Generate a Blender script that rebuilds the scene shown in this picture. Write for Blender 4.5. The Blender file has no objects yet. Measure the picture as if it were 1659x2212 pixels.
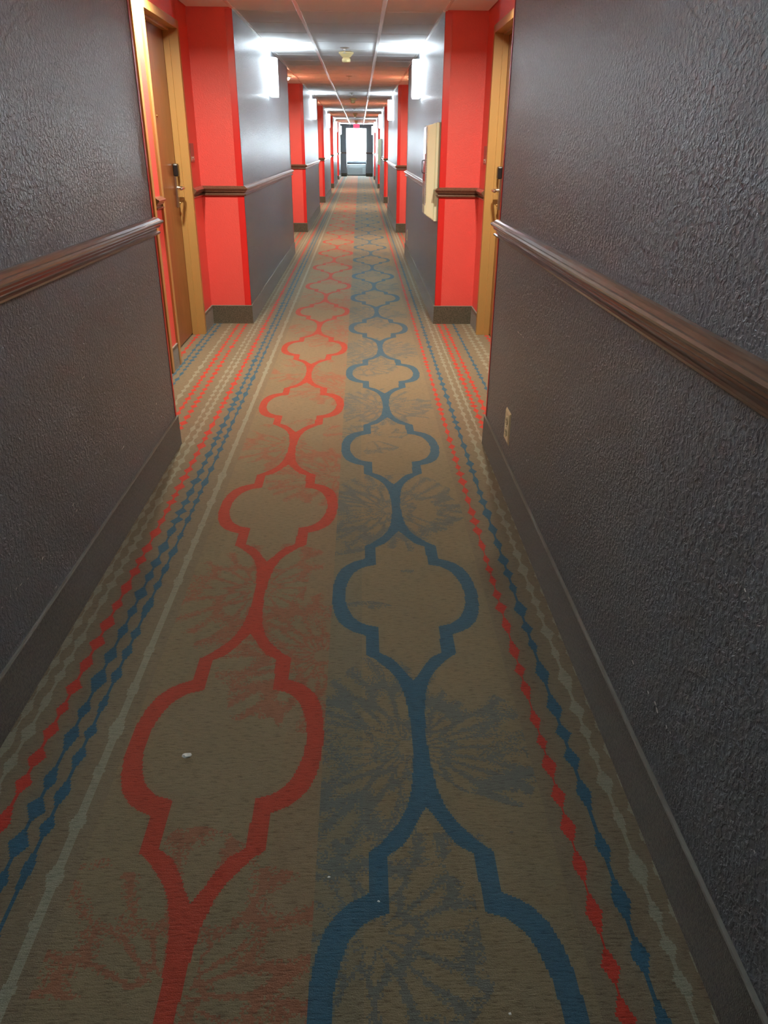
import bpy, bmesh, math, random
from mathutils import Matrix, Vector
random.seed(7)
S = bpy.context.scene
C = S.collection

# ------------------------------------------------------------------ camera
cam_d = bpy.data.cameras.new('camera')
cam = bpy.data.objects.new('camera', cam_d); C.objects.link(cam)
R_ = Vector((0.9995485, -0.0287645, 0.0086820)); U_ = Vector((0.0047315, 0.4360376, 0.8999160)); D_ = Vector((0.0296713, 0.8994686, -0.4359768))
cam.matrix_world = Matrix(((R_.x, U_.x, -D_.x, 0), (R_.y, U_.y, -D_.y, 0), (R_.z, U_.z, -D_.z, 1.38), (0, 0, 0, 1)))
cam_d.sensor_fit = 'HORIZONTAL'; cam_d.sensor_width = 36.0
cam_d.lens = 1633.82 / 1659 * 36.0
cam_d.clip_start = 0.02; cam_d.clip_end = 200
S.camera = cam

# ------------------------------------------------------------------ world (overcast daylight, seen through the end window)
w = bpy.data.worlds.new('sky'); S.world = w; w.use_nodes = True
bg = w.node_tree.nodes['Background']
bg.inputs[0].default_value = (0.80, 0.93, 1.0, 1); bg.inputs[1].default_value = 24.0
S.view_settings.view_transform = 'Standard'; S.view_settings.look = 'None'
S.view_settings.gamma = 1; S.view_settings.use_curve_mapping = False
S.view_settings.exposure = 1.95
SCONCE_W = 18.0; NICHE_W = 11.5

# ------------------------------------------------------------------ measures (metres)
A, B = -0.9275, 0.634            # corridor wall faces
AL, BR = -1.262, 0.955           # side walls of the door recesses
ZC = 2.274
N0, F0, PER, END = 3.655, 6.5695, 7.5765, 40.65
NICHES = [(N0 + PER * k, F0 + PER * k) for k in range(5)]
YB = -3.5
BASE_H = 0.150
DOOR_W = 0.895; FR = 0.05        # door opening, frame face
Y_MID = (N0 + F0) / 2            # 5.112

# ------------------------------------------------------------------ node helper
class X:
    def __init__(s, nt, sock): s.nt = nt; s.k = sock
    def _m(s, op, *a):
        n = s.nt.nodes.new('ShaderNodeMath'); n.operation = op
        for i, v in enumerate((s,) + a):
            if isinstance(v, X): s.nt.links.new(v.k, n.inputs[i])
            else: n.inputs[i].default_value = v
        return X(s.nt, n.outputs[0])
    def __add__(s, o): return s._m('ADD', o)
    def __radd__(s, o): return s._m('ADD', o)
    def __sub__(s, o): return s._m('SUBTRACT', o)
    def __mul__(s, o): return s._m('MULTIPLY', o)
    def __rmul__(s, o): return s._m('MULTIPLY', o)
    def __truediv__(s, o): return s._m('DIVIDE', o)
    def __neg__(s): return s._m('MULTIPLY', -1.0)
    def abs(s): return s._m('ABSOLUTE')
    def floor(s): return s._m('FLOOR')
    def fract(s): return s._m('FRACT')
    def lt(s, o): return s._m('LESS_THAN', o)
    def gt(s, o): return s._m('GREATER_THAN', o)
    def max(s, o): return s._m('MAXIMUM', o)
    def min(s, o): return s._m('MINIMUM', o)
    def mod(s, o): return s._m('FLOORED_MODULO', o)
    def log(s): return s._m('LOGARITHM', 2.718281828)
    def sqrt(s): return s._m('SQRT')
    def atan2(s, o): return s._m('ARCTAN2', o)

def new_mat(name, col=(.5, .5, .5), rough=.5, spec=.5, metal=0.0):
    m = bpy.data.materials.new(name); m.use_nodes = True
    p = m.node_tree.nodes['Principled BSDF']
    p.inputs['Base Color'].default_value = (*col, 1); p.inputs['Roughness'].default_value = rough
    p.inputs['Specular IOR Level'].default_value = spec; p.inputs['Metallic'].default_value = metal
    return m
def NT(m): return m.node_tree
def P(m): return m.node_tree.nodes['Principled BSDF']
def link(m, a, b): m.node_tree.links.new(a, b)
def coords(m, scale=(1, 1, 1), obj=True):
    t = NT(m).nodes.new('ShaderNodeTexCoord'); mp = NT(m).nodes.new('ShaderNodeMapping')
    mp.inputs['Scale'].default_value = scale
    if obj:
        link(m, t.outputs['Object'], mp.inputs[0])
    else:
        g = NT(m).nodes.new('ShaderNodeNewGeometry'); link(m, g.outputs['Position'], mp.inputs[0])
    return mp.outputs[0]
def noise(m, vec, scale, detail=2.0, rough=.5, dist=0.0):
    n = NT(m).nodes.new('ShaderNodeTexNoise'); n.inputs['Scale'].default_value = scale
    n.inputs['Detail'].default_value = detail; n.inputs['Roughness'].default_value = rough
    n.inputs['Distortion'].default_value = dist
    link(m, vec, n.inputs['Vector']); return n.outputs['Fac']
def ramp(m, fac, stops):
    r = NT(m).nodes.new('ShaderNodeValToRGB'); link(m, fac, r.inputs[0])
    e = r.color_ramp.elements
    while len(e) < len(stops): e.new(.5)
    for el, (p, c) in zip(e, stops): el.position = p; el.color = (*c, 1)
    return r.outputs[0]
def bump(m, h, strength, dist, prev=None):
    b = NT(m).nodes.new('ShaderNodeBump'); b.inputs['Strength'].default_value = strength; b.inputs['Distance'].default_value = dist
    link(m, h, b.inputs['Height'])
    if prev: link(m, prev, b.inputs['Normal'])
    return b.outputs[0]
def mixc(m, fac, a, b, mode='MIX'):
    n = NT(m).nodes.new('ShaderNodeMix'); n.data_type = 'RGBA'; n.blend_type = mode
    ins = [n.inputs[0], n.inputs[6], n.inputs[7]]
    for s, v in zip(ins, (fac, a, b)):
        if isinstance(v, X): link(m, v.k, s)
        elif isinstance(v, (int, float)): s.default_value = v
        elif isinstance(v, tuple): s.default_value = (*v, 1)
        else: link(m, v, s)
    return n.outputs[2]

# ------------------------------------------------------------------ materials
def plaster(name, col, rough, var, b1=.55, sc=78, fine=.35):
    m = new_mat(name, col, rough, .5)
    v = coords(m, obj=False)
    n1 = noise(m, v, sc, 3, .6, .6)
    r = ramp(m, n1, [(.42, (0, 0, 0)), (.62, (1, 1, 1))])
    n2 = noise(m, v, 260, 2)
    nb = bump(m, r, b1, .0022)
    nb = bump(m, n2, fine, .0007, nb)
    link(m, nb, P(m).inputs['Normal'])
    n3 = noise(m, v, 1.7, 3)
    c = mixc(m, n3, tuple(x * (1 - var) for x in col), tuple(x * (1 + var) for x in col))
    link(m, c, P(m).inputs['Base Color'])
    return m
M_grey = plaster('grey_textured_paint', (.178, .190, .204), .33, .06, 1.0, 82, .5)
P(M_grey).inputs['Specular IOR Level'].default_value = .30
M_red = plaster('red_textured_paint', (.70, .088, .075), .44, .05, .26, 105, .6)
M_redguard = new_mat('red_vinyl', (.60, .022, .020), .35, .5)
M_rail = new_mat('dark_brown_stained_wood', (.085, .035, .022), .30, .6)
P(M_rail).inputs['Coat Weight'].default_value = .5; P(M_rail).inputs['Coat Roughness'].default_value = .15
v = coords(M_rail, (60, 2, 60), False)
link(M_rail, ramp(M_rail, noise(M_rail, v, 3, 3), [(.3, (.085, .042, .027)), (.7, (.165, .090, .055))]), P(M_rail).inputs['Base Color'])
M_frame = new_mat('tan_painted_steel', (.40, .235, .078), .38, .5)
M_door = new_mat('brown_wood_door', (.22, .09, .03), .28, .5)
v = coords(M_door, (40, 40, 2.0))
link(M_door, ramp(M_door, noise(M_door, v, 2.2, 4, .6, .5), [(.3, (.16, .055, .018)), (.7, (.28, .11, .038))]), P(M_door).inputs['Base Color'])
M_ceil = new_mat('ceiling_tile', (.82, .82, .82), .9, .2)
v = coords(M_ceil, obj=False)
link(M_ceil, bump(M_ceil, noise(M_ceil, v, 160, 4, .7), .6, .002), P(M_ceil).inputs['Normal'])
M_tee = new_mat('white_metal_tee', (.86, .88, .88), .25, .5)
M_plastic = new_mat('cream_plastic', (.70, .72, .52), .35, .5)
M_outlet = new_mat('ivory_plastic', (.82, .76, .50), .3, .5)
M_slot = new_mat('dark_slot', (.03, .025, .02), .5)
M_detector = new_mat('yellowed_plastic', (.75, .58, .28), .4)
M_steel = new_mat('brushed_nickel', (.62, .58, .52), .28, .5, 1.0)
M_black = new_mat('black_plastic', (.012, .012, .013), .3)
M_brass = new_mat('brass', (.75, .52, .22), .2, .5, 1.0)
M_sign = new_mat('maroon_grey_plaque', (.20, .085, .07), .3)
M_signlow = new_mat('plaque_strip', (.42, .28, .24), .3)
M_white = new_mat('white_metal', (.75, .77, .78), .4)
M_winframe = new_mat('grey_window_metal', (.30, .33, .36), .4)
M_unit = new_mat('pale_unit_plastic', (.72, .84, .86), .4)
M_unitdark = new_mat('unit_grille', (.22, .28, .31), .5)
M_chip = new_mat('bare_plaster', (.75, .73, .70), .8)
M_lint = new_mat('white_lint', (.75, .75, .70), .9)
M_dark = new_mat('black_rubber_base', (.012, .011, .012), .5)
M_redcyl = new_mat('red_enamel', (.55, .02, .015), .25)
def emis(name, col, e, base=(.9, .9, .9)):
    m = new_mat(name, base, .4)
    P(m).inputs['Emission Color'].default_value = (*col, 1); P(m).inputs['Emission Strength'].default_value = e
    return m
M_shade = emis('lit_frosted_acrylic', (.78, .91, 1.0), 2.2)
M_shadedim = emis('dim_frosted_acrylic', (.80, .90, 1.0), .9)
M_shadelow = emis('lit_frosted_acrylic_edge', (.70, .92, 1.0), 1.6)
M_lens = emis('lit_warm_lens', (1.0, .80, .50), 12.0)
M_exit = emis('lit_red_panel', (1.0, .035, .07), 1.1, (.6, .02, .05))
M_exitl = emis('red_letter', (1.0, .02, .06), .6, (.4, .01, .02))
M_clear = new_mat('clear_cover', (.85, .9, .95), .12, .6)
P(M_clear).inputs['Transmission Weight'].default_value = .6
# window glass: thin pane
M_glass = bpy.data.materials.new('window_glass'); M_glass.use_nodes = True
g = NT(M_glass); g.nodes.clear()
o = g.nodes.new('ShaderNodeOutputMaterial'); t = g.nodes.new('ShaderNodeBsdfTransparent'); gl = g.nodes.new('ShaderNodeBsdfGlossy')
gl.inputs['Roughness'].default_value = .03; t.inputs[0].default_value = (.95, .98, .98, 1)
mx = g.nodes.new('ShaderNodeMixShader'); mx.inputs[0].default_value = .07
g.links.new(t.outputs[0], mx.inputs[1]); g.links.new(gl.outputs[0], mx.inputs[2]); g.links.new(mx.outputs[0], o.inputs[0])
# carpet base strip
M_cbase = new_mat('carpet_cove', (.085, .075, .052), .9, .2)
P(M_cbase).inputs['Sheen Weight'].default_value = .25
v = coords(M_cbase, obj=False)
link(M_cbase, ramp(M_cbase, noise(M_cbase, v, 120, 4, .7), [(.35, (.050, .044, .030)), (.65, (.125, .110, .078))]), P(M_cbase).inputs['Base Color'])
link(M_cbase, bump(M_cbase, noise(M_cbase, v, 330, 2), .7, .003), P(M_cbase).inputs['Normal'])
M_bind = new_mat('carpet_binding', (.21, .20, .17), .8, .2)

def carpet():
    m = new_mat('patterned_carpet', (.3, .25, .17), .95, .12)
    nt = NT(m)
    geo = nt.nodes.new('ShaderNodeNewGeometry'); sep = nt.nodes.new('ShaderNodeSeparateXYZ')
    link(m, geo.outputs['Position'], sep.inputs[0])
    x0 = X(nt, sep.outputs[0]); y0 = X(nt, sep.outputs[1])
    # woven tufts: pattern is stepped on a 4 mm grid
    q = .004
    x = (x0 / q).floor() * q + q / 2; y = (y0 / q).floor() * q + q / 2
    cb = nt.nodes.new('ShaderNodeCombineXYZ'); link(m, x.k, cb.inputs[0]); link(m, y.k, cb.inputs[1])
    vq = cb.outputs[0]
    def nz(scale, det=2., off=0.0, vec=None):
        mp = nt.nodes.new('ShaderNodeMapping'); mp.inputs['Location'].default_value = (off, off * .7, off)
        link(m, vec or vq, mp.inputs[0])
        return X(nt, noise(m, mp.outputs[0], scale, det))
    def curve(fac, pts, lo, hi):
        n = nt.nodes.new('ShaderNodeFloatCurve'); c = n.mapping.curves[0]
        pp = [(a / hi, b) for a, b in pts]
        c.points[0].location = pp[0]; c.points[1].location = pp[-1]
        for p in pp[1:-1]: c.points.new(*p)
        for p in c.points: p.handle_type = 'VECTOR'
        n.mapping.update()
        link(m, (fac / hi).k, n.inputs['Value']); return X(nt, n.outputs[0])
    PY = 1.396; hp = PY / 2
    WO = [(0, .248), (.06, .246), (.12, .237), (.17, .221), (.205, .196), (.225, .172), (.243, .137), (.345, .135), (.365, .110), (.42, .068), (.46, .047), (.52, .031), (.6, .022), (.698, .0175)]
    WI = [(0, .205), (.06, .2), (.1, .19), (.14, .176), (.165, .158), (.185, .135), (.198, .096), (.335, .094), (.36, .060), (.4, .035), (.435, .019), (.468, 0.0), (.698, 0.0)]
    def trellis(xc, yc):
        dd = ((y - (yc - hp)).mod(PY) - hp).abs()
        ax = (x - xc).abs()
        wo = curve(dd, WO, 0, .698); wi = curve(dd, WI, 0, .698)
        inside = ax.lt(wi)
        return ax.lt(wo) * (1 - inside._m('MULTIPLY', 1.0)) if False else ax.lt(wo) * (inside * -1.0 + 1.0), inside
    blue, _ = trellis(.147, 2.206)
    red, rin = trellis(-.349, 2.904)
    # bead chains of lozenges running down the corridor
    def chain(xc, seed, per, amp, mn=.003):
        t = (y + seed) / per + nz(2.6, 1, seed) * 2.2
        cell = t.floor(); fr = t - cell
        wn = nt.nodes.new('ShaderNodeTexWhiteNoise'); wn.noise_dimensions = '1D'; link(m, (cell + seed).k, wn.inputs['W'])
        rn = X(nt, wn.outputs['Value'])
        tri = ((fr * 2.0 - 1.0).abs() * -1.25 + 1.15)
        wd = (tri * (rn * .45 + .6) * amp).max(mn)
        return ((x - xc).abs()).lt(wd)
    def union(L):
        r = L[0]
        for e in L[1:]: r = r.max(e)
        return r
    c_red = union([chain(.462, 1.3, .098, .0185), chain(.667, 4.7, .085, .021), chain(.720, 8.1, .090, .020), chain(1.02, 2.2, .09, .022),
                   chain(-.812, 6.4, .100, .0215), chain(-.975, 9.9, .090, .021), chain(-1.040, 3.1, .088, .022), chain(-1.305, 5.2, .09, .022)])
    c_blue = union([chain(.525, 5.5, .118, .019), chain(.797, 7.7, .10, .018), chain(-.752, 2.9, .112, .0215), chain(-.708, 12.3, .118, .015),
                    chain(-1.195, 10.1, .10, .019), chain(-1.240, 14.2, .10, .018)])
    c_grey = union([chain(.585, 15.3, .10, .018), chain(.628, 11.8, .095, .013), chain(.875, 16.6, .09, .020), chain(.930, 18.8, .09, .020),
                    chain(-.868, 19.2, .10, .017), chain(-.906, 21.7, .105, .014), chain(-1.100, 23.4, .11, .019), chain(-.643, 25.8, .16, .018, .009)])
    # faint flower heads drawn in petals round the trellis necks
    def flower(cx, cy, n, kr, rmax, w0):
        dx = x - cx; dy = (y - (cy - hp)).mod(PY) - hp
        r = (dx * dx + dy * dy).sqrt(); th = dy.atan2(dx)
        cc = nt.nodes.new('ShaderNodeCombineXYZ')
        link(m, (th * (n / 6.2832)).k, cc.inputs[0]); link(m, ((r + .03).log() * kr).k, cc.inputs[1])
        vo = nt.nodes.new('ShaderNodeTexVoronoi'); vo.feature = 'DISTANCE_TO_EDGE'; vo.voronoi_dimensions = '2D'; vo.inputs['Scale'].default_value = 1.0
        vo.inputs['Randomness'].default_value = .8
        link(m, cc.outputs[0], vo.inputs['Vector'])
        e = X(nt, vo.outputs['Distance'])
        return ((e / w0) * -1.0 + 1.0).max(0.0) * r.lt((nz(5, 2, 4.4 + cx) * .9 + .5) * rmax) * r.gt(.028) * 1.9
    jit = nz(11, 2, 3.3)
    patch = nz(3.2, 1, 7.0).gt(.43)
    f1 = flower(-.118, 1.86, 26, 1.5, .36, .30) * x.lt(-.099) * x.gt(-.58)
    f2 = flower(-.36, 2.25, 18, 1.3, .36, .22) * x.lt(-.099) * x.gt(-.60) * patch
    f3 = flower(.12, 1.47, 28, 1.5, .36, .30) * x.gt(-.099) * x.lt(.42) * (nz(4.0, 1, 1.9).gt(.40).max(x.lt(.12)))
    f4 = flower(.02, 2.36, 16, 1.4, .24, .22) * x.gt(-.099) * patch
    redlines = f1.max(f2); bluelines = f3.max(f4)
    # background
    big = nz(1.6, 3, 0.0); mid = nz(9, 3, 5.0)
    base = mixc(m, big, (.195, .146, .078), (.245, .190, .106))
    base = mixc(m, mid * .55, base, (.170, .150, .105))
    edge = (x.lt(-.60)).max(x.gt(.42)) * .35
    base = mixc(m, edge, base, (.150, .118, .085))
    tintl = x.gt(-.20) * x.lt(-.099) * .08
    base = mixc(m, tintl, base, (.30, .075, .035))
    tintr = x.gt(-.099) * x.lt(0.0) * .20
    base = mixc(m, tintr, base, (.085, .115, .10))
    inn = rin * .5
    base = mixc(m, inn, base, (.225, .170, .100))
    wn2 = nt.nodes.new('ShaderNodeTexWhiteNoise'); wn2.noise_dimensions = '2D'; link(m, vq, wn2.inputs['Vector']); dth = X(nt, wn2.outputs['Value'])
    col = mixc(m, (redlines * (nz(6, 2, 2.0) * 1.5 - .15)).gt(dth) * .42, base, (.30, .055, .028))
    col = mixc(m, (bluelines * (nz(6, 2, 8.0) * 1.5 - .15)).gt(dth) * .52, col, (.060, .105, .125))
    GREY = (.255, .255, .185); RED = (.50, .046, .026); BLUE = (.034, .108, .165)
    col = mixc(m, c_grey * .85, col, GREY)
    rv = mixc(m, jit, RED, (.40, .044, .026)); bv = mixc(m, jit, BLUE, (.040, .100, .142))
    col = mixc(m, red * .93, col, mixc(m, jit, (.42, .048, .026), (.33, .050, .028)))
    col = mixc(m, blue * .93, col, bv)
    col = mixc(m, c_red, col, rv)
    col = mixc(m, c_blue, col, bv)
    # pile: short dark streaks across the hall and fine grain
    mp = nt.nodes.new('ShaderNodeMapping'); mp.inputs['Scale'].default_value = (38, 210, 1); link(m, geo.outputs['Position'], mp.inputs[0])
    st = noise(m, mp.outputs[0], 1.0, 3, .65)
    gr = noise(m, geo.outputs['Position'], 420, 2)
    sc = ramp(m, st, [(.30, (.50, .50, .50)), (.46, (.98, .98, .98)), (.75, (1.15, 1.15, 1.15))])
    col = mixc(m, .8, col, sc, 'MULTIPLY')
    gc = ramp(m, gr, [(.3, (.72, .72, .72)), (.7, (1.2, 1.2, 1.2))])
    col = mixc(m, .7, col, gc, 'MULTIPLY')
    link(m, col, P(m).inputs['Base Color'])
    nb = bump(m, st, .6, .004); nb = bump(m, gr, .6, .002, nb)
    link(m, nb, P(m).inputs['Normal'])
    P(m).inputs['Sheen Weight'].default_value = .08
    P(m).inputs['Sheen Roughness'].default_value = .6
    return m
M_carpet = carpet()

# ------------------------------------------------------------------ mesh helpers
def box(bm, x0, x1, y0, y1, z0, z1, mi=0, bev=0.0):
    x0, x1 = min(x0, x1), max(x0, x1); y0, y1 = min(y0, y1), max(y0, y1); z0, z1 = min(z0, z1), max(z0, z1)
    t = bmesh.new()
    vs = [t.verts.new((x, y, z)) for z in (z0, z1) for x, y in ((x0, y0), (x1, y0), (x1, y1), (x0, y1))]
    for f in ((3, 2, 1, 0), (4, 5, 6, 7), (0, 1, 5, 4), (1, 2, 6, 5), (2, 3, 7, 6), (3, 0, 4, 7)):
        fa = t.faces.new([vs[i] for i in f]); fa.material_index = mi
    if bev > 0: bmesh.ops.bevel(t, geom=list(t.edges), offset=bev, segments=2, profile=.5, affect='EDGES')
    me = bpy.data.meshes.new('t'); t.to_mesh(me); t.free(); bm.from_mesh(me); bpy.data.meshes.remove(me)
def lathe(bm, prof, n=24, axis='z', o=(0, 0, 0), caps=True):
    rings = []
    for r, h in prof:
        rg = []
        for i in range(n):
            a = 2 * math.pi * i / n; u, v = r * math.cos(a), r * math.sin(a)
            p = {'z': (u, v, h), 'x': (h, u, v), 'y': (v, h, u)}[axis]
            rg.append(bm.verts.new((p[0] + o[0], p[1] + o[1], p[2] + o[2])))
        rings.append(rg)
    for a, b in zip(rings, rings[1:]):
        for i in range(n):
            f = bm.faces.new((a[i], a[(i + 1) % n], b[(i + 1) % n], b[i])); f.smooth = True
    if caps:
        bm.faces.new(list(reversed(rings[0]))); bm.faces.new(rings[-1])
def tube(bm, pts, r, n=12):
    rings = []
    for i, p in enumerate(pts):
        p = Vector(p); d = (Vector(pts[min(i + 1, len(pts) - 1)]) - Vector(pts[max(i - 1, 0)])).normalized()
        u = d.cross(Vector((0, 0, 1)));  u = u.normalized() if u.length > .05 else d.cross(Vector((1, 0, 0))).normalized()
        v = d.cross(u).normalized(); rr = r[i] if isinstance(r, (list, tuple)) else r
        rings.append([bm.verts.new(p + (u * math.cos(2 * math.pi * k / n) + v * math.sin(2 * math.pi * k / n)) * rr) for k in range(n)])
    for a, b in zip(rings, rings[1:]):
        for i in range(n):
            f = bm.faces.new((a[i], a[(i + 1) % n], b[(i + 1) % n], b[i])); f.smooth = True
    bm.faces.new(list(reversed(rings[0]))); bm.faces.new(rings[-1])
def obj(name, bm, mats, parent=None, loc=None):
    bmesh.ops.recalc_face_normals(bm, faces=bm.faces)
    me = bpy.data.meshes.new(name); bm.to_mesh(me); bm.free()
    for m in (mats if isinstance(mats, (list, tuple)) else [mats]): me.materials.append(m)
    o = bpy.data.objects.new(name, me); C.objects.link(o)
    if parent: o.parent = parent
    if loc: o.location = loc
    return o
def bx(name, mats, parent, *a, **k):
    bm = bmesh.new(); box(bm, *a, **k); return obj(name, bm, mats, parent)
def empty(name, loc=(0, 0, 0), rz=0):
    o = bpy.data.objects.new(name, None); o.empty_display_size = .05; C.objects.link(o); o.location = loc; o.rotation_euler = (0, 0, rz); return o
def tag(o, label=None, cat=None, group=None, kind=None):
    if label: o['label'] = label
    if cat: o['category'] = cat
    if group: o['group'] = group
    if kind: o['kind'] = kind
    return o
def copy_tree(o, parent=None):
    c = o.copy(); C.objects.link(c); c.parent = parent
    for ch in list(o.children): copy_tree(ch, c)
    return c

# ------------------------------------------------------------------ floor
bm = bmesh.new(); box(bm, AL - .25, BR + .25, YB - .2, 44.0, -.06, 0)
floor_o = tag(obj('floor', bm, M_carpet), 'tan patterned carpet with red and blue trellis chains', None, kind='structure')

# ------------------------------------------------------------------ walls
def doors_at(n, f):
    c = (n + f) / 2
    return [(c - .088 - FR - DOOR_W, c - .088 - FR), (c + .088 + FR, c + .088 + FR + DOOR_W)]
def wall_side(side):
    s = -1 if side == 'left' else 1
    a = A if s < 0 else B; d = AL if s < 0 else BR
    back = d + s * .22
    bm = bmesh.new()
    ys = [YB] + [v for nf in NICHES for v in nf] + [END]
    for i in range(0, len(ys), 2):                       # piers
        box(bm, a, back, ys[i], ys[i + 1], 0, ZC + .03)
    for n, f in NICHES:                                   # recessed wall round the doors
        (d1, d2), (d3, d4) = doors_at(n, f)
        g = FR
        for y0, y1 in ((n, d1 - g + .01), (d2 + g - .01, d3 - g + .01), (d4 + g - .01, f)):
            box(bm, d, back, y0, y1, 0, ZC + .03)
        box(bm, d, back, d1 - g, d4 + g, 2.09 + FR - .01, ZC + .03)
        box(bm, d + s * .15, back, n - .05, f + .05, 0, ZC + .03)  # unseen backing added behind the doors, blocks sky light leaking under the leaves
    bmesh.ops.recalc_face_normals(bm, faces=bm.faces)
    for fc in bm.faces:
        cx = fc.calc_center_median().x
        fc.material_index = 0 if abs(cx - a) < .002 and abs(fc.normal.x) > .9 else 1
    o = obj('wall_' + side, bm, [M_grey, M_red]); tag(o, kind='structure')
    # vinyl guards over the outside corners
    for n, f in NICHES:
        for y, sg in ((n, 1), (f, -1)):
            g = bmesh.new()
            box(g, a - s * .002, a + s * .05, y, y + sg * .0025, BASE_H, ZC - .01)
            wr = .019 if sg > 0 else .003
            box(g, a - s * .0022, a, y - sg * wr, y + sg * .0025, BASE_H, ZC - .01)
            obj('corner_guard', g, M_redguard, o)
    return o
WL = wall_side('left'); WR = wall_side('right')
OX0, OX1 = -.648, .308                                      # opening to the window bay
bm = bmesh.new()
box(bm, AL - .22, OX0, END, END + .15, 0, ZC + .03); box(bm, OX1, BR + .22, END, END + .15, 0, ZC + .03)
box(bm, OX0, OX1, END, END + .15, 2.115, ZC + .03)
BY = 42.0
box(bm, OX0 - .1, OX0, END + .15, BY, 0, 2.2); box(bm, OX1, OX1 + .1, END + .15, BY, 0, 2.2)
box(bm, OX0 - .1, OX1 + .1, END + .15, BY, 2.115, 2.25)
box(bm, OX0 - .1, OX1 + .1, BY, BY + .12, 0, .60); 
tag(obj('wall_end', bm, M_grey), kind='structure')
bm = bmesh.new(); box(bm, AL - .22, BR + .22, YB - .15, YB, 0, ZC + .03)
tag(obj('wall_back', bm, M_grey), kind='structure')

# paint chips knocked out of the grey walls: (y, z, width, height) in mm
def chips(parent, a, s, L):
    for (y, z, wv, hv) in L:
        bm = bmesh.new(); n = 7; vs = []
        for k in range(n):
            t = 2 * math.pi * k / n; r = random.uniform(.5, 1.1)
            vs.append((y + math.cos(t) * wv * .0007 * r + math.sin(t) * wv * .0004, z + math.sin(t) * hv * .00065 * r))
        lo = [bm.verts.new((a, p[0], p[1])) for p in vs]; hi = [bm.verts.new((a - s * .0006, p[0], p[1])) for p in vs]
        bm.faces.new(hi); bm.faces.new(lo)
        for k in range(n): bm.faces.new((lo[k], lo[(k + 1) % n], hi[(k + 1) % n], hi[k]))
        obj('paint_chip', bm, M_chip, parent)
chips(WL, A, -1, [(2.499, .674, 22, 3), (3.322, .320, 10, 9), (3.252, .297, 10, 6), (3.191, .228, 10, 5), (2.784, .312, 34, 3), (2.228, .332, 12, 5), (2.245, .302, 12, 4), (2.215, .300, 7, 3), (2.26, .318, 6, 2),
                  (1.948, .292, 10, 5), (1.993, .166, 8, 4), (1.837, .289, 9, 2), (1.794, .297, 14, 3), (1.764, .301, 7, 3), (1.726, .302, 5, 3), (1.674, .301, 4, 3)])
chips(WR, B, 1, [(3.034, .709, 24, 3), (2.985, .712, 14, 2), (2.939, .712, 10, 3), (2.677, .298, 6, 8), (2.353, .279, 8, 5), (1.403, .684, 4, 3), (1.773, .292, 4, 4), (1.424, .296, 10, 4), (1.319, .293, 7, 3),
                 (1.275, .298, 9, 5), (1.262, .291, 8, 6), (1.207, .294, 6, 5), (1.187, .296, 4, 3), (1.052, .723, 5, 4), (1.036, .718, 3, 2), (1.121, .713, 3, 2), (.845, .356, 3, 2)])

# ------------------------------------------------------------------ swept trims (chair rail, carpet base)
def sweep(path, prof, nrm, closed_ends=True):
    """path: [(x,y)], nrm: outward side sign (+1 = left of travel). prof: [(out, z)]"""
    bm = bmesh.new(); P_ = [Vector((p[0], p[1])) for p in path]; dirs = [(b - a).normalized() for a, b in zip(P_, P_[1:])]
    rings = []
    for i, p in enumerate(P_):
        if i == 0: o = Vector((-dirs[0].y, dirs[0].x)) * nrm
        elif i == len(P_) - 1: o = Vector((-dirs[-1].y, dirs[-1].x)) * nrm
        else:
            n1 = Vector((-dirs[i - 1].y, dirs[i - 1].x)) * nrm; n2 = Vector((-dirs[i].y, dirs[i].x)) * nrm
            o = (n1 + n2); o = o / (o.length ** 2) * 2
        rings.append([bm.verts.new((p.x + o.x * a, p.y + o.y * a, z)) for a, z in prof])
    m = len(prof)
    for a, b in zip(rings, rings[1:]):
        for k in range(m): bm.faces.new((a[k], a[(k + 1) % m], b[(k + 1) % m], b[k]))
    bm.faces.new(rings[0]); bm.faces.new(list(reversed(rings[-1])))
    return bm
RAIL = [(0, 1.008), (.012, 1.008), (.020, 1.013), (.0215, 1.019), (.016, 1.0225), (.007, 1.025), (.007, 1.033), (.018, 1.037), (.0225, 1.042), (.0225, 1.048),
        (.027, 1.050), (.034, 1.057), (.0365, 1.063), (.032, 1.0685), (.026, 1.0695), (.019, 1.0765), (.011, 1.081), (0, 1.082)]
BASE = [(0, 0), (.011, 0), (.010, .012), (.0085, BASE_H - .004), (0, BASE_H - .004)]
BIND = [(0, BASE_H - .004), (.0085, BASE_H - .004), (.0105, BASE_H - .001), (.0085, BASE_H + .0025), (0, BASE_H + .002)]
tn = 0
for s, a, d, nm in ((-1, A, AL, 'left'), (1, B, BR, 'right')):
    runs = []; prev = None
    for n, f in NICHES:
        (d1, d2), (d3, d4) = doors_at(n, f)
        if prev is None: runs.append([(a, YB + .0), (a, n), (d, n), (d, d1 - FR)])
        else: runs.append([(d, prev[1]), (d, prev[0]), (a, prev[0]), (a, n), (d, n), (d, d1 - FR)])
        runs.append([(d, d2 + FR), (d, d3 - FR)])
        prev = (f, d4 + FR)
    ox = OX0 if s < 0 else OX1
    runs.append([(d, prev[1]), (d, prev[0]), (a, prev[0]), (a, END), (ox, END), (ox, END + .3)])
    nrm = s * 1.0                # travel is +y: left of travel is -x
    base_all = empty('baseboard_' + nm); tag(base_all, kind='structure')
    for r in runs:
        tn += 1
        bmr = sweep(r, RAIL, nrm)
        tag(obj('trim_%d' % tn, bmr, M_rail), kind='structure')
        obj('carpet_strip', sweep(r, BASE, nrm), M_cbase, base_all)
        obj('binding_edge', sweep(r, BIND, nrm), M_bind, base_all)

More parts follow.
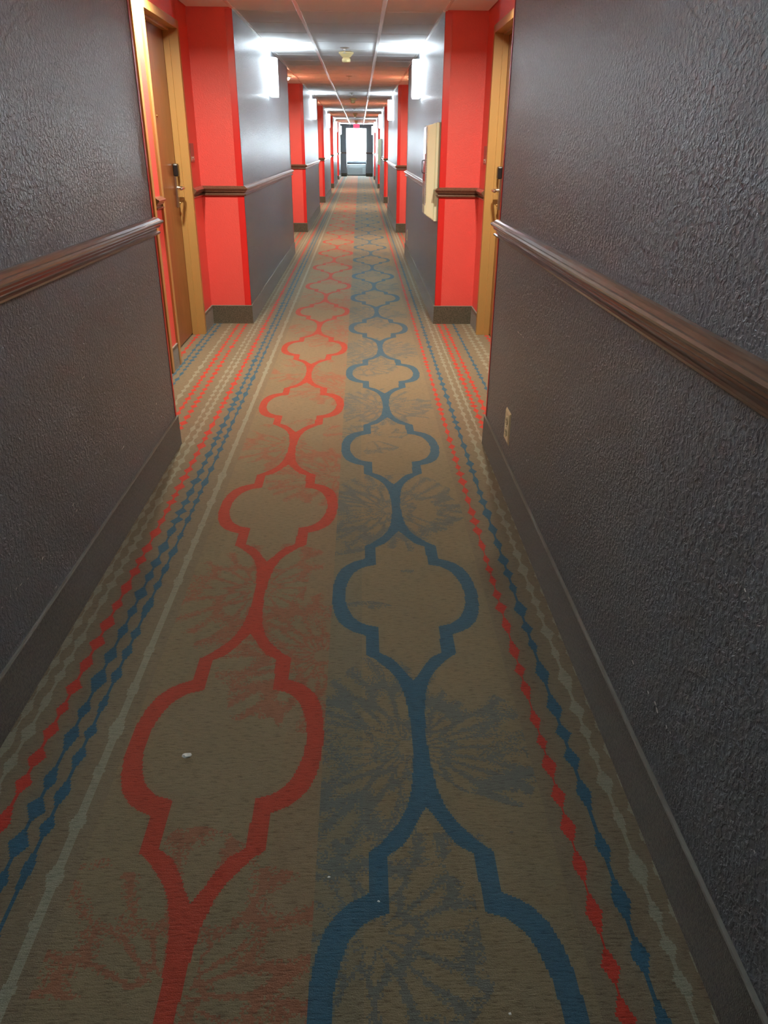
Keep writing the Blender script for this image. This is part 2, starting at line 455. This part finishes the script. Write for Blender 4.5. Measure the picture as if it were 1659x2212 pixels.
# ------------------------------------------------------------------ ceiling: slab, tees, tiles
ce = bx('ceiling', M_ceil, None, AL - .22, BR + .22, YB - .15, END + .15, ZC + .03, ZC + .09); tag(ce, kind='structure')
G = .61; PH = 10.97 % G
XS = [A, -.447, .178, B]
zt = ZC - .001
def tee(y0=None, y1=None, x0=None, x1=None):
    pass
rows = []
y = PH - G * 7
while y < END: rows.append(y); y += G
edges = [YB] + [r for r in rows if r > YB + .1 and r < END - .1] + [END]
tile_mesh = {}
def tile(x0, x1, y0, y1):
    key = (round(x1 - x0, 3), round(y1 - y0, 3))
    if key not in tile_mesh:
        bm = bmesh.new(); hx, hy = key[0] / 2, key[1] / 2
        box(bm, -hx + .0095, hx - .0095, -hy + .0095, hy - .0095, 0, .012)
        me = bpy.data.meshes.new('ceiling_tile'); bmesh.ops.recalc_face_normals(bm, faces=bm.faces); bm.to_mesh(me); bm.free(); me.materials.append(M_ceil); tile_mesh[key] = me
    o = bpy.data.objects.new('ceiling_tile', tile_mesh[key]); C.objects.link(o); o.parent = ce
    o.location = ((x0 + x1) / 2, (y0 + y1) / 2, ZC + .001)
for y0, y1 in zip(edges, edges[1:]):
    for x0, x1 in zip(XS, XS[1:]): tile(x0, x1, y0, y1)
for n, f in NICHES:
    ee = [n] + [r for r in rows if n + .08 < r < f - .08] + [f]
    ee = ee[::2] if len(ee) % 2 else ee[::2] + [f]
    for y0, y1 in zip(ee, ee[1:]):
        tile(AL, A, y0, y1); tile(B, BR, y0, y1)
for xx in (-.447, .178):
    bm = bmesh.new(); box(bm, xx - .014, xx + .014, YB, END, ZC - .007, ZC + .004, bev=.0015); obj('long_tee', bm, M_tee, ce)
bm = bmesh.new()
for r in edges[1:-1]:
    for x0, x1 in zip(XS, XS[1:]):
        box(bm, x0 + .012, x1 - .012, r - .011, r + .011, ZC - .0005, ZC + .004)
tag(obj('cross_tee', bm, M_ceil, ce), kind='stuff')
bm = bmesh.new()
ys = [YB] + [v for nf in NICHES for v in nf] + [END]
for a, s in ((A, 1), (B, -1)):
    for i in range(0, len(ys), 2): box(bm, a, a + s * .02, ys[i], ys[i + 1], ZC - .010, ZC + .004)
    for n, f in NICHES: box(bm, a - .012, a + .012, n, f, ZC - .004, ZC + .004)
obj('wall_angle', bm, M_tee, ce)

# ------------------------------------------------------------------ doors
def make_door(s):
    """door on a left (s=-1) recess wall; origin at frame centre on floor, +x = into the hall"""
    root = empty('door_0')
    hw = DOOR_W / 2; H = 2.09; h = -s  # h: +1 points into corridor for left wall
    ff = .015; back = -.085
    bm = bmesh.new()
    for sy in (-1, 1):
        box(bm, h * ff, h * back, sy * hw, sy * (hw + FR), 0, H + FR, bev=.002)
        box(bm, h * (back - .001), h * (back + .040), sy * (hw - .014), sy * (hw + .001), 0, H, bev=.001)  # stop
    box(bm, h * ff, h * back, -hw + .0005, hw - .0005, H, H + FR, bev=.002)
    box(bm, h * back, h * (back + .040), -hw, hw, H - .014, H + .001, bev=.001)
    obj('door_frame', bm, M_frame, root)
    lf = bx('door_leaf', M_door, root, h * (back - .045), h * (back - .002), -hw - .01, hw + .01, .012, H + .01, bev=.001)
    x0 = h * (back - .002)
    ps = bmesh.new(); lathe(ps, [(.009, 0), (.011, .003), (.008, .006), (.004, .006)], 12, 'x')
    for v_ in ps.verts: v_.co.x = x0 + h * v_.co.x; v_.co.y += .02 - .0; v_.co.z += 1.545
    pe = obj('peephole', ps, M_brass, lf)
    return root, lf, x0, hw, h
def add_lock(lf, x0, hw, h, sy):
    yc = sy * (hw - .085)
    bm = bmesh.new(); box(bm, x0, x0 + h * .016, yc - .030, yc + .030, .955, 1.175, bev=.004)
    pl = obj('lock_plate', bm, M_steel, lf)
    bm = bmesh.new(); box(bm, x0, x0 + h * .034, yc - .034, yc + .034, 1.165, 1.248, bev=.009); obj('card_reader', bm, M_black, lf)
    bm = bmesh.new(); box(bm, x0 + h * .016, x0 + h * .0175, yc - .02, yc + .02, 1.238, 1.2485); 
    box(bm, x0 + h*.004, x0 + h * .030, yc - .026, yc + .026, 1.247, 1.2505); obj('reader_cap', bm, M_steel, lf)
    bm = bmesh.new(); lathe(bm, [(.008, 0), (.009, .006), (.006, .009)], 12, 'x')
    for v_ in bm.verts: v_.co.x = x0 + h * (.016 + v_.co.x); v_.co.y += yc + .008; v_.co.z += .985
    obj('key_cylinder', bm, M_brass, lf)
    bm = bmesh.new(); z = 1.088
    tube(bm, [(x0 + h * .012, yc, z), (x0 + h * .02, yc, z), (x0 + h * .05, yc, z), (x0 + h * .058, yc - sy * .006, z), (x0 + h * .062, yc - sy * .02, z), (x0 + h * .062, yc - sy * .10, z - .002), (x0 + h * .060, yc - sy * .118, z - .003)],
         [.020, .012, .011, .012, .011, .010, .008], 14)
    obj('lever_handle', bm, M_steel, lf)
protos = {}
for s in (-1, 1):
    for sy in (-1, 1):
        root, lf, x0, hw, h = make_door(s); add_lock(lf, x0, hw, h, sy); protos[(s, sy)] = [root, False]
dn = 0
for k, (n, f) in enumerate(NICHES):
    for s in (-1, 1):
        for j, (d1, d2) in enumerate(doors_at(n, f)):
            sy = 1 if j == 1 else -1
            pr = protos[(s, sy)]
            o = pr[0] if not pr[1] else copy_tree(pr[0]); pr[1] = True
            dn += 1; o.name = 'door_%d' % dn
            o.location = (AL if s < 0 else BR, (d1 + d2) / 2, 0)
            tag(o, kind='structure')

# ------------------------------------------------------------------ wall sconces
def make_sconce(s):
    """on left wall (s=-1); origin on wall face, centre height"""
    h = -s; root = empty('wall_sconce')
    dp, hw, hh = .095, .115, .165
    bx('back_plate', M_white, root, 0, h * .012, -hw + .03, hw - .03, -hh - .012, hh - .01, bev=.002)
    # bowed acrylic shade, open top and bottom, with thickness
    bm = bmesh.new(); out = []; th = .005; n = 20
    for t in (0, th):
        ring = []
        for i in range(n + 1):
            u = -1 + 2 * i / n
            xx = .012 + (dp - t - .012) * (1 - abs(u) ** 5) ** .5; yy = u * (hw - t)
            ring.append((h * xx, yy))
        out.append(ring)
    vs = [[bm.verts.new((p[0], p[1], z)) for p in ring] for ring in out for z in (-hh, hh)]
    for i in range(n):
        for a, b in ((0, 1), (2, 3)):
            f = bm.faces.new((vs[a][i], vs[a][i + 1], vs[b][i + 1], vs[b][i])); f.smooth = True
        bm.faces.new((vs[0][i], vs[0][i + 1], vs[2][i + 1], vs[2][i])); bm.faces.new((vs[1][i], vs[1][i + 1], vs[3][i + 1], vs[3][i]))
    obj('lamp_shade', bm, M_shade, root)
    bm = bmesh.new(); box(bm, h * .014, h * (dp - .008), -hw + .05, hw - .012, -hh - .014, -hh - .002, bev=.003); obj('bottom_lip', bm, M_shadelow, root)
    bm = bmesh.new(); tube(bm, [(h * .045, 0, -.11), (h * .045, 0, .11)], .014, 10); obj('lamp_tube', bm, M_shade, root)
    return root
blocks = [(YB, N0)] + [(F0 + PER * k, N0 + PER * (k + 1)) for k in range(4)] + [(F0 + PER * 4, END)]
ORD = ['out of frame nearest the viewer', 'nearest in view', 'second in view', 'third in view', 'fourth in view', 'last before the window wall']
def area(name, loc, rot, sx, sy, power, col, shape='RECTANGLE', spread=math.pi):
    ld = bpy.data.lights.new(name, 'AREA'); ld.energy = power; ld.color = col; ld.shape = shape; ld.size = sx; ld.size_y = sy; ld.spread = spread
    o = bpy.data.objects.new(name, ld); C.objects.link(o); o.location = loc; o.rotation_euler = rot; return o
sc_proto = {}
for s, a, nm in ((-1, A, 'left'), (1, B, 'right')):
    pr = make_sconce(s)
    first = True
    for k in (1, 2, 3, 4, 5, 0):
        yy = 1.33 if k == 0 else (8.905 + PER * (k - 1) if k < 5 else 38.75)
        o = pr if first else copy_tree(pr); first = False
        o.location = (a, yy, 2.0)
        tag(o, 'glowing white box wall sconce on the %s grey wall, %s' % (nm, ORD[k]), 'wall lamp', 'wall sconces along the corridor')
        h = -s
        col = (.78, .92, 1.0)
        for q in [c for c in o.children if c.type == 'LIGHT']: bpy.data.objects.remove(q)
        lu = area('sconce_uplight', (a + h * .052, yy, 2.155), (math.pi, 0, 0), .06, .15, SCONCE_W * 1.0, col)
        ld = area('sconce_downlight', (a + h * .052, yy, 1.84), (0, 0, 0), .06, .15, SCONCE_W * .05, col)
        if k == 0:
            lu.data.energy *= .2; ld.data.energy *= .1
            for ch in o.children:
                if ch.name.split('.')[0] in ('lamp_shade', 'lamp_tube'):
                    ch.data = ch.data.copy(); ch.data.materials[0] = M_shadedim
        for q in (lu, ld): q.parent = o; q.location = (q.location[0] - a, 0, q.location[2] - 2.0)

# ------------------------------------------------------------------ niche downlights
def make_down():
    root = empty('ceiling_light')
    bm = bmesh.new(); lathe(bm, [(.085, 0), (.085, -.010), (.078, -.018), (.066, -.018), (.062, -.008), (.062, 0)], 28, caps=False); obj('trim_ring', bm, M_white, root)
    bm = bmesh.new(); lathe(bm, [(.061, -.006), (.061, -.022), (.055, -.038), (.042, -.048), (.022, -.054), (.004, -.055)], 28); obj('lens', bm, M_lens, root)
    return root
pr = make_down(); first = True
for k, (n, f) in enumerate(NICHES):
    for s, xx, nm in ((-1, -1.075, 'left'), (1, .780, 'right')):
        o = pr if first else copy_tree(pr); first = False
        o.location = (xx, (n + f) / 2, ZC)
        tag(o, 'small round warm ceiling light over the %s %s door recess' % (['nearest', 'second', 'third', 'fourth', 'farthest'][k], nm), 'ceiling light', 'warm lights over the door recesses')
        for q in [c for c in o.children if c.type == 'LIGHT']: bpy.data.objects.remove(q)
        l = area('recess_lamp', (0, 0, -.058), (0, 0, 0), .10, .10, NICHE_W, (1.0, .90, .73), 'DISK', math.radians(165))
        l.parent = o

# ------------------------------------------------------------------ ceiling fittings
def make_detector():
    root = empty('smoke_detector')
    bm = bmesh.new(); lathe(bm, [(.055, 0), (.078, -.006), (.080, -.016), (.074, -.022), (.046, -.050), (.042, -.056)], 32); obj('base_ring', bm, M_detector, root)
    bm = bmesh.new(); lathe(bm, [(.036, -.055), (.036, -.062), (.045, -.066), (.046, -.088), (.040, -.098), (.020, -.101)], 32); obj('sensor_head', bm, M_detector, root)
    return root
pr = make_detector()
for k, (yy, lb) in enumerate(((9.36, 'yellowed smoke detector on the ceiling between the nearest sconces'), (18.1, 'smoke detector on the ceiling, second from the viewer'), (26.6, 'smoke detector on the ceiling, third from the viewer'), (34.7, 'smoke detector on the ceiling just before the red exit sign'))):
    o = pr if k == 0 else copy_tree(pr); o.location = (-.140, yy, ZC); tag(o, lb, 'smoke detector', 'smoke detectors down the ceiling')
def make_sprinkler():
    root = empty('sprinkler_head')
    bm = bmesh.new(); lathe(bm, [(.018, -.012), (.045, -.004), (.048, 0)], 24); obj('escutcheon', bm, M_steel, root)
    bm = bmesh.new(); lathe(bm, [(.009, -.008), (.009, -.022), (.004, -.024), (.004, -.046), (.019, -.047), (.019, -.050)], 16); obj('deflector', bm, M_steel, root)
    return root
pr = make_sprinkler()
for k, (yy, lb) in enumerate(((8.99, 'small chrome sprinkler head in front of the yellowed smoke detector'), (12.5, 'chrome sprinkler head on the ceiling beside the second pair of door recesses'), (16.35, 'chrome sprinkler head on the ceiling between the second pair of sconces'), (23.4, 'chrome sprinkler head on the ceiling by the third pair of sconces'), (30.6, 'chrome sprinkler head on the ceiling by the fourth pair of sconces'))):
    o = pr if k == 0 else copy_tree(pr); o.location = (-.150, yy, ZC); tag(o, lb, 'sprinkler', 'sprinkler heads down the ceiling')

# exit sign
root = empty('exit_sign', (-.148, 38.3, ZC)); tag(root, 'lit red exit sign hanging from the ceiling before the end window', 'exit sign')
bm = bmesh.new(); box(bm, -.06, .06, -.02, .02, -.012, 0, bev=.002); box(bm, -.012, .012, -.012, .012, -.03, -.008); obj('canopy', bm, M_white, root)
bx('housing', M_white, root, -.142, .142, -.02, .02, -.205, -.025, bev=.004)
bx('panel', M_exit, root, -.126, .126, -.0225, -.0195, -.190, -.040)
cu = bpy.data.curves.new('letters', 'FONT'); cu.body = 'EXIT'; cu.size = .135; cu.extrude = .001; cu.align_x = 'CENTER'; cu.align_y = 'CENTER'
to = bpy.data.objects.new('letters', cu); C.objects.link(to)
dg = bpy.context.evaluated_depsgraph_get(); me = bpy.data.meshes.new_from_object(to.evaluated_get(dg)); bpy.data.objects.remove(to)
me.materials.clear(); me.materials.append(M_exitl)
lo = bpy.data.objects.new('letters', me); C.objects.link(lo); lo.parent = root; lo.location = (0, -.0235, -.115); lo.rotation_euler = (math.pi / 2, 0, 0); lo['label'] = 'red letters EXIT'

# dome camera on end wall
root = empty('dome_camera', (-.487, END, 2.225)); tag(root, 'small white dome camera high on the end wall, left of the exit sign', 'camera')
bm = bmesh.new(); lathe(bm, [(.035, 0), (.035, -.03), (.028, -.045)], 18, 'y'); obj('housing', bm, M_white, root)
bm = bmesh.new(); lathe(bm, [(.020, -.045), (.017, -.056), (.006, -.062)], 18, 'y'); obj('lens', bm, M_black, root)

# ------------------------------------------------------------------ extinguisher cabinets on the right wall
def make_cabinet():
    root = empty('extinguisher_cabinet')
    def prism(bm, outline, y0, y1, ins=0):
        a = [bm.verts.new((-x, y0, z)) for x, z in outline]; b = [bm.verts.new((-x, y1, z)) for x, z in outline]
        bm.faces.new(a); bm.faces.new(list(reversed(b)))
        for i in range(len(a)): bm.faces.new((a[i], b[i], b[(i + 1) % len(a)], a[(i + 1) % len(a)]))
    bm = bmesh.new(); prism(bm, [(0, 0), (.030, 0), (.030, .725), (0, .725)], 0, .30); obj('back_box', bm, M_plastic, root)
    # tapering tub: side slopes inwards to the front
    bm = bmesh.new()
    o0 = [(.030, .002), (.030, .722)]
    ob = [(.028, .012, 0, .30), (.028, .715, 0, .30)]
    rear = [(0.002, 0.004), (.298, .004), (.298, .722), (.002, .722)]
    front = [(.030, .045), (.270, .045), (.270, .705), (.030, .705)]
    ra = [bm.verts.new((-.030, y, z)) for y, z in rear]; fa = [bm.verts.new((-.098, y, z)) for y, z in front]
    bm.faces.new(ra); bm.faces.new(fa)
    for i in range(4): bm.faces.new((ra[i], ra[(i + 1) % 4], fa[(i + 1) % 4], fa[i]))
    bmesh.ops.bevel(bm, geom=[e for e in bm.edges], offset=.006, segments=2, affect='EDGES'); obj('body', bm, M_plastic, root)
    bm = bmesh.new()
    box(bm, -.097, -.108, .036, .264, .12, .695, bev=.003); obj('front_cover', bm, M_clear, root)['label'] = 'clear shiny front cover'
    bm = bmesh.new(); box(bm, -.097, -.106, .036, .264, .052, .118, bev=.003); obj('lower_panel', bm, M_plastic, root)
    bm = bmesh.new(); box(bm, -.107, -.111, .06, .24, .30, .50); obj('red_label', bm, M_redcyl, root)
    bm = bmesh.new(); tube(bm, [(-.106, .05, .455), (-.130, .05, .453), (-.134, .05, .44), (-.134, .05, .375), (-.130, .05, .362), (-.106, .05, .360)], .0035, 8); obj('pull_handle', bm, M_black, root)
    bm = bmesh.new()
    for k in range(34):
        zz = .14 + k * .0125; lathe(bm, [(.0015, -.0035), (.0035, -.0015), (.0035, .0015), (.0015, .0035)], 6, 'z', (-.100, .0335, zz))
    obj('cover_gasket', bm, M_sign, root)
    return root
pr = make_cabinet(); pr.location = (B, 6.645, .822); tag(pr, 'cream plastic extinguisher cabinet on the right grey wall beside the near red recess', 'cabinet', 'extinguisher cabinets on the right wall')
o = copy_tree(pr); o.location = (B, 24.70, .835); tag(o, 'far extinguisher cabinet on the right wall, small near the window end', 'cabinet', 'extinguisher cabinets on the right wall')

# ------------------------------------------------------------------ outlets
def make_outlet():
    root = empty('wall_outlet'); W, Hh = .052, .071
    bm = bmesh.new(); a = [bm.verts.new((0, y, z)) for y, z in ((-W, -Hh), (W, -Hh), (W, Hh), (-W, Hh))]; b = [bm.verts.new((-.006, y, z)) for y, z in ((-W + .009, -Hh + .009), (W - .009, -Hh + .009), (W - .009, Hh - .009), (-W + .009, Hh - .009))]
    bm.faces.new(a); bm.faces.new(b)
    for i in range(4): bm.faces.new((a[i], a[(i + 1) % 4], b[(i + 1) % 4], b[i]))
    obj('cover_plate', bm, M_outlet, root)
    for dz in (-.026, .026):
        bm = bmesh.new(); lathe(bm, [(.019, -.005), (.019, -.0085), (.017, -.009)], 18, 'x'); 
        for v_ in bm.verts: v_.co.z += dz
        so = obj('socket', bm, M_outlet, root)
        bm = bmesh.new(); box(bm, -.0088, -.0096, -.009, -.0055, dz - .001, dz + .010); box(bm, -.0088, -.0096, .0055, .009, dz - .001, dz + .010); box(bm, -.0088, -.0096, -.003, .003, dz - .012, dz - .006)
        obj('slots', bm, M_slot, so)
    bm = bmesh.new(); lathe(bm, [(.003, -.0055), (.003, -.0075)], 8, 'x'); obj('screw', bm, M_steel, root)
    return root
pr = make_outlet()
for k, (yy, lb) in enumerate(((3.087, 'ivory double socket low on the near right grey wall'), (10.80, 'ivory socket on the right grey wall below the nearest sconce'), (18.25, 'small ivory socket on the right wall in the second grey stretch beyond the cabinet'), (26.2, 'tiny ivory socket on the far right wall beyond the far cabinet'))):
    o = pr if k == 0 else copy_tree(pr); o.location = (B, yy, .293); tag(o, lb, 'outlet', 'wall sockets on the right wall')

# ------------------------------------------------------------------ room signs beside the doors
for s, d, nm in ((-1, AL, 'left'), (1, BR, 'right')):
    h = -s; root = empty('room_sign', (d, 6.325, 1.255)); tag(root, 'small dark plaque beside the far door of the nearest %s recess' % nm, 'sign')
    bx('plaque', M_sign, root, 0, h * .006, -.06, .06, 0, .128, bev=.001)
    bx('name_strip', M_signlow, root, h * .0055, h * .0085, -.055, .055, .012, .040)
    bm = bmesh.new(); lathe(bm, [(.006, 0), (.007, .006), (.004, .009)], 10, 'x')
    for v_ in bm.verts: v_.co.x = h * (.007 + v_.co.x); v_.co.z += .030; v_.co.y += -.02
    obj('stud', bm, M_steel, root)

# ------------------------------------------------------------------ window bay
win = empty('window_1', (0, BY, 0)); tag(win, kind='structure')
z0, z1 = .66, 2.115
for nm_, a_ in (('window_sill', (OX0, OX1, -.10, .06, .60, z0)), ('window_frame', (OX0, OX0 + .035, 0, .05, z0, z1)), ('window_frame', (OX1 - .035, OX1, 0, .05, z0, z1)), ('window_frame', (OX0, OX1, 0, .05, z1 - .035, z1)), ('window_frame', (OX0, OX1, 0, .05, z0, z0 + .03)), ('mullion', (-.192, -.148, -.005, .05, z0, z1))):
    bx(nm_, M_winframe, win, *a_, bev=.003)
for x0, x1 in ((OX0 + .03, -.185), (-.155, OX1 - .03)): bx('pane', M_glass, win, x0, x1, .022, .026, z0 + .02, z1 - .03)
un = empty('air_conditioner', (-.17, 41.78, 0)); tag(un, 'pale through-wall air conditioner under the end window', 'air conditioner')
bx('body', M_unit, un, -.46, .46, -.13, .215, .06, .52, bev=.012)
bx('base', M_unitdark, un, -.44, .44, -.10, .215, 0, .06)
bx('top_grille', M_unitdark, un, -.16, .20, -.11, .06, .518, .526)
bx('control_door', M_white, un, .28, .43, -.11, .05, .518, .527, bev=.002)
for k in range(9): bx('louvre', M_unitdark, un, -.42, .30, -.137, -.128, .10 + k * .030, .112 + k * .030)
bx('front_seam', M_unitdark, un, -.455, .455, -.133, -.128, .385, .392)
for xx in (OX0, OX1 - .0): pass

# lint on the carpet
for (x_, y_, r_, nm_, lb) in ((-.439, 1.453, .010, 'lint', 'white scrap of lint on the carpet inside the nearest red loop'), (.031, 1.036, .0022, 'crumb', 'tiny white crumb on the carpet near the bottom blue loop'), (-.072, 1.095, .0022, 'crumb', 'tiny white crumb on the carpet left of the blue chain at the bottom'), (.258, .81, .0025, 'crumb', 'tiny white crumb inside the nearest blue loop')):
    bm = bmesh.new(); bmesh.ops.create_icosphere(bm, subdivisions=2, radius=r_)
    for v_ in bm.verts:
        f_ = random.uniform(.5, 1.25); v_.co.x *= f_ * 1.3; v_.co.y *= f_; v_.co.z = max(v_.co.z * .3 * f_, -r_ * .15) + r_ * .15
    tag(obj(nm_, bm, M_lint, None, (x_, y_, 0)), lb, 'lint')
